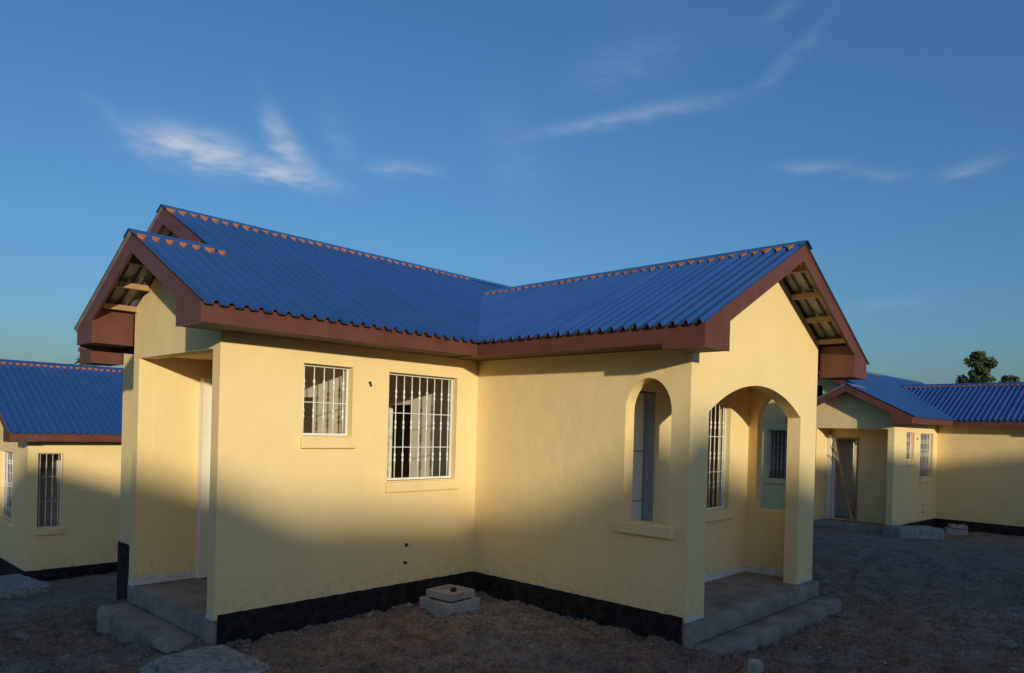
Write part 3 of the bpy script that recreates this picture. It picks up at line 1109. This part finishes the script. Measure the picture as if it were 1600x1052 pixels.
def chamber(loc, rz, label):
    t = thing('inspection_chamber', label, 'inspection chamber', loc, rz, 'inspection chambers')
    bevel(box('chamber_base', (-.225, .225, -.22, .22, -.30, .165), 'pale_concrete', t), .012)
    b = MB()                                     # lid: tray with a raised rim, set a little askew
    c, s_ = math.cos(.10), math.sin(.10)

    def R_(vs):
        return [(x * c - y * s_ - .02, x * s_ + y * c - .03, z) for x, y, z in vs]
    for q in ((-.175, .175, -.175, .175, .185, .225), (-.175, .175, -.175, -.145, .225, .255), (-.175, .175, .145, .175, .225, .255),
              (-.175, -.145, -.145, .145, .225, .255), (.145, .175, -.145, .145, .225, .255)):
        b.add(R_(boxv(*q)), BOXF)
    l_ = b.part('chamber_lid', 'pale_concrete', t)
    b = MB()
    b.add(R_(boxv(-.15, .15, -.15, .15, .16, .1845)), BOXF)
    b.part('lid_gap_shade', 'dark', t)  # near-black block paints the shade in the gap under the lid
    b = MB()
    b.add(R_([(x, y, z) for x, y, z in boxv(.02, .07, -.02, .02, .226, .262)]), BOXF)
    b.part('lifting_ring', 'dark', l_)
    return t


def cover_slab(loc, rz, label):
    t = thing('septic_cover', label, 'concrete cover', loc, rz, 'concrete septic covers')
    rounded_slab(-.36, .36, -.38, .38, -.3, .045, .10, 'lower_slab', 'slab', t, .02, 8)
    rounded_slab(-.29, .29, -.31, .31, .046, .095, .12, 'upper_slab', 'slab', t, .018, 8)
    return t


def to_right(x, y):
    c, s_ = math.cos(-.0654), math.sin(-.0654)
    return 15.64 + c * x - s_ * y, -1.14 + s_ * x + c * y


chamber((-.775, -.47, -.265), 0, 'pale concrete inspection chamber with square lid in the inner corner of the nearest house')
px_, py_ = to_right(-.95, -.75)
chamber((px_, py_, gz(px_, py_) - .02), .3, 'small round shouldered concrete chamber beside the far right house wall')
cover_slab((-3.33, -.52, -.275), .06, 'grey two tier concrete cover in the bottom left foreground')
px_, py_ = 12.0, -1.55
t = thing('septic_cover', 'low grey concrete block lying before the far right house', 'concrete cover', (px_, py_, gz(px_, py_)), -.75, 'concrete septic covers')
rough_box('lower_slab', (-.52, .52, -.3, .3, -.3, .235), 'slab', t, .006, .06, .03)
t = thing('septic_cover', 'flat grey concrete block before the left house wall', 'concrete cover', (-3.0, 7.3, gz(-3.0, 7.3)), .15, 'concrete septic covers')
rough_box('lower_slab', (-.7, .45, -.62, .62, -.3, .16), 'slab', t, .006, .06, .03)
o = rounded_slab(-.05, .05, -.05, .05, -.2, .105, .03, 'concrete_stub', 'pale_concrete', None, .004)
o.location = (-.40 * S, -3.56 * S, gz(-.4, -3.56) * S)
tag(o, 'small square concrete post stub in the soil before the arched porch', 'post stub')


def stone_mesh(r, seed, mat, flat=.65):
    rr = random.Random(seed)
    bm = bmesh.new()
    bmesh.ops.create_icosphere(bm, subdivisions=2, radius=1)
    ph = [(Vector((rr.uniform(-1, 1), rr.uniform(-1, 1), rr.uniform(-1, 1))).normalized(), rr.uniform(.45, .9)) for _ in range(7)]
    for v in bm.verts:
        for d, lim in ph:
            k = v.co.dot(d)
            if k > lim:
                v.co -= d * (k - lim) * .9
        v.co *= 1 + rr.uniform(-.05, .05)
        v.co = Vector((v.co.x * r * S * rr.uniform(.98, 1.02), v.co.y * r * S * .8, v.co.z * r * S * flat))
    me = bpy.data.meshes.new('stone')
    bm.to_mesh(me)
    bm.free()
    me.materials.append(M[mat])
    return me


for i, (x, y, r, mat, lab) in enumerate((
        (-3.95, 1.95, .075, 'concrete', 'grey rubble stone lying left of the porch step'),
        (-3.98, .55, .07, 'concrete', 'pale lump of rubble at the bottom left corner beside the concrete cover'),
        (-4.30, 1.05, .05, 'concrete', 'small grey stone farthest left in the foreground soil'),
        (-1.03, -.14, .055, 'slab', 'whitish broken lump against the black wall foot beside the inspection chamber'),
        (-1.50, -.10, .035, 'slab', 'tiny whitish chip against the black foot of the window wall'),
        (-.36, -.42, .05, 'pale_concrete', 'small pale chip right of the inspection chamber'),
        (-.55, -4.0, .12, 'slab', 'flat whitish slab fragment at the bottom edge left of the post stub'),
        (1.75, -4.85, .07, 'concrete', 'pale stone at the bottom right corner of the yard'))):
    o = link('stone', stone_mesh(r, 20 + i, mat), None, (x, y, gz(x, y) + r * .25))
    o.rotation_euler = (0, 0, rng.uniform(0, 6))
    tag(o, lab, 'stone', 'loose stones')

# crumpled blue plastic scrap beside the porch
b = MB()
N_ = 7
gridv = [((i / (N_ - 1) - .5) * .26, (j / (N_ - 1) - .5) * .20, .03 + rng.uniform(0, .07)) for i in range(N_) for j in range(N_)]
b.add(gridv, [(i * N_ + j, (i + 1) * N_ + j, (i + 1) * N_ + j + 1, i * N_ + j + 1) for i in range(N_ - 1) for j in range(N_ - 1)])
o = b.part('plastic_scrap', 'blue_plastic', None, (3.35, -2.2, gz(3.35, -2.2)), False, False)
md = o.modifiers.new('thickness', 'SOLIDIFY')
md.thickness = .006
tag(o, 'crumpled dark blue plastic scrap on the soil right of the arched porch', 'plastic scrap')

# leaning pole in the far right doorway
b = MB()
p0, p1 = to_right(-2.52, 1.10), to_right(-2.36, 1.62)
z0 = -.388 - .05
pts, rad = [], []
for i in range(9):
    t = i / 8
    pts.append((p0[0] + (p1[0] - p0[0]) * t + rng.uniform(-.012, .012), p0[1] + (p1[1] - p0[1]) * t + rng.uniform(-.012, .012), z0 + 1.95 * t))
    rad.append(.05 - .015 * t)
b.tube(pts, rad, 8)
for i, (dx, dy, dz) in ((6, (-.10, .16, .22)), (7, (.02, -.14, .10)), (7, (-.06, .10, .16))):
    q = pts[i]
    b.tube([q, (q[0] + dx * .5, q[1] + dy * .5, q[2] + dz * .6), (q[0] + dx, q[1] + dy, q[2] + dz)], [.026, .02, .012], 6)
o = b.part('leaning_pole', 'wood', None)
tag(o, 'rough brown pole leaning in the doorway of the far right house', 'pole')


# ---------------------------------------------------------------- gravel
def gravel():
    rs = np.random.RandomState(11)
    n = 14000
    x = rs.uniform(-5.2, 9.5, n)
    y = rs.uniform(-5.2, 4.5, n)
    # clusters along wall feet and around the chamber
    m = 3400
    x = np.concatenate([x, rs.uniform(-3, 0, m // 4), rs.normal(0, .22, m // 4) - .10, rs.normal(-.75, .35, m // 4), rs.normal(1.6, 1.0, m - 3 * (m // 4))])
    y = np.concatenate([y, -np.abs(rs.normal(0, .12, m // 4)) - .02, rs.uniform(-2.7, -.05, m // 4), rs.normal(-.75, .22, m // 4), rs.normal(-3.5, .35, m - 3 * (m // 4))])
    inside = ((x > -2.3) & (x < 5.2) & (y > 0)) | ((x > -3.4) & (x < -2.3) & (y > 0) & (y < 2)) | ((x > 0) & (x < 2.97) & (y > -3.1) & (y < 0))
    x, y = x[~inside], y[~inside]
    z = ground_z(x, y)
    n = len(x)
    r = np.exp(rs.normal(-4.85, .55, n)).clip(.003, .032)
    base = np.array([(1, 0, 0), (-.9, .1, 0), (0, 1, 0), (.1, -.9, .05), (0, .1, .75), (0, 0, -.6)])
    tri = np.array([(0, 2, 4), (2, 1, 4), (1, 3, 4), (3, 0, 4), (2, 0, 5), (1, 2, 5), (3, 1, 5), (0, 3, 5)])
    a = rs.uniform(0, 6.28, n)
    bs = base[None] * r[:, None, None] * rs.uniform(.6, 1.3, (n, 6, 1))
    V = np.empty((n, 6, 3))
    V[..., 0] = bs[..., 0] * np.cos(a)[:, None] - bs[..., 1] * np.sin(a)[:, None] + x[:, None]
    V[..., 1] = bs[..., 0] * np.sin(a)[:, None] + bs[..., 1] * np.cos(a)[:, None] + y[:, None]
    V[..., 2] = bs[..., 2] + z[:, None] + .2 * r[:, None]
    Fc = tri[None] + (np.arange(n) * 6)[:, None, None]
    mt = noise_mat('gravel', (0.14, 0.115, 0.09), (0.42, 0.38, 0.33), 22, 0.95, c3=(0.22, 0.185, 0.145))
    o = part('gravel', V.reshape(-1, 3).tolist(), Fc.reshape(-1, 3).tolist(), mt, None, None, False, False)
    o['kind'] = 'stuff'
    o['label'] = 'scattered small gravel and rubble chips over the bare soil'
    o['category'] = 'gravel'


gravel()


# ---------------------------------------------------------------- trees
def tree(loc, h, crown_r, crown_h, seed, label, n_leaf=2600, lean=0):
    rr = random.Random(seed)
    t = thing('tree', label, 'tree', loc, rr.uniform(0, 6), 'far trees')
    b = MB()
    pts = [(lean * i / 6 + rr.uniform(-.05, .05), rr.uniform(-.05, .05), (h - crown_h * .5) * i / 6) for i in range(7)]
    b.tube(pts, [.20 - .02 * i for i in range(7)], 8)
    tips = []
    top = Vector(pts[-1])
    clumps = []
    for i in range(30):
        a = rr.uniform(0, 6.28)
        e = rr.uniform(-.6, 1.0)
        rad = crown_r * rr.uniform(.15, .85) * math.sqrt(max(.15, 1 - e * e * .8))
        c = Vector((top.x + rad * math.cos(a), top.y + rad * math.sin(a), h - crown_h / 2 + e * crown_h * .42))
        clumps.append((c, crown_r * rr.uniform(.20, .36)))
        st = Vector(pts[4]).lerp(top, rr.uniform(.2, 1))
        b.tube([st, st.lerp(c, .55) + Vector((0, 0, -.05)), c], [.07, .05, .02], 6)
    b.part('trunk', 'bark', t)
    v, f = [], []
    for k in range(n_leaf):
        c, cr = rr.choice(clumps)
        d = Vector((rr.gauss(0, 1), rr.gauss(0, 1), rr.gauss(0, .8)))
        p = c + d.normalized() * cr * rr.uniform(.25, 1.12)
        s_ = rr.uniform(.055, .115)
        u = Vector((rr.uniform(-1, 1), rr.uniform(-1, 1), rr.uniform(-.6, .6))).normalized()
        w = u.orthogonal().normalized()
        w = Matrix.Rotation(rr.uniform(0, 6.28), 3, u) @ w
        i = len(v)
        v += [tuple(p - u * s_), tuple(p + w * s_ * .55), tuple(p + u * s_), tuple(p - w * s_ * .55)]
        f.append((i, i + 1, i + 2, i + 3))
    part('crown', v, f, 'leaf', t, None, False, False)
    return t


def palm(loc, h, fl, seed, label):
    rr = random.Random(seed)
    t = thing('palm_tree', label, 'palm tree', loc, 0, 'far palms')
    b = MB()
    b.tube([(0, 0, 0), (.05, .02, h * .35), (.0, .05, h * .7), (0, 0, h)], [.20, .16, .15, .16], 8)
    b.part('trunk', 'palm_trunk', t)
    for k in range(14):
        a = k * 2.4 + rr.uniform(-.2, .2)
        el = rr.uniform(-.35, 1.1)
        v, f = [], []
        prev = Vector((0, 0, h))
        d = Vector((math.cos(a) * math.cos(el), math.sin(a) * math.cos(el), math.sin(el)))
        side = Vector((-math.sin(a), math.cos(a), 0))
        L_ = fl * rr.uniform(.8, 1.15)
        m_ = 9
        for i in range(m_):
            nxt = prev + d * (L_ / m_)
            d = (d + Vector((0, 0, -.20))).normalized()
            wl = .30 * fl * math.sin(math.pi * (i + .8) / (m_ + .6))
            for sg in (-1, 1):
                for q in (0, .5):
                    p = prev.lerp(nxt, q)
                    i0 = len(v)
                    tip = p + side * sg * wl * rr.uniform(.8, 1.1) + d * wl * .5 + Vector((0, 0, -wl * .45))
                    v += [tuple(p), tuple(p + d * .07), tuple(tip)]
                    f.append((i0, i0 + 1, i0 + 2))
            i0 = len(v)
            v += [tuple(prev - side * .012), tuple(prev + side * .012), tuple(nxt + side * .01), tuple(nxt - side * .01)]
            f.append((i0, i0 + 1, i0 + 2, i0 + 3))
            prev = nxt
        part('frond', v, f, 'palm_leaf', t, None, False, False)
    return t


tree((53.2, 4.96, -.75), 8.75, 1.12, 3.7, 5, 'tall dark tree rising behind the far right roof', 9000)
tree((53.5, 3.2, -.75), 7.0, .8, 2.4, 8, 'lower dark tree at the right edge behind the far right roof', 5000)
palm((8.34, 42.0, -1.9), 7.0, .95, 4, 'palm trunk and fronds seen under the left eave box')
palm((8.65, 47.1, -1.9), 6.95, .6, 9, 'small palm tuft just above the left house ridge')

for o in bpy.data.objects:
    if 'is_house' in o:
        del o['is_house']
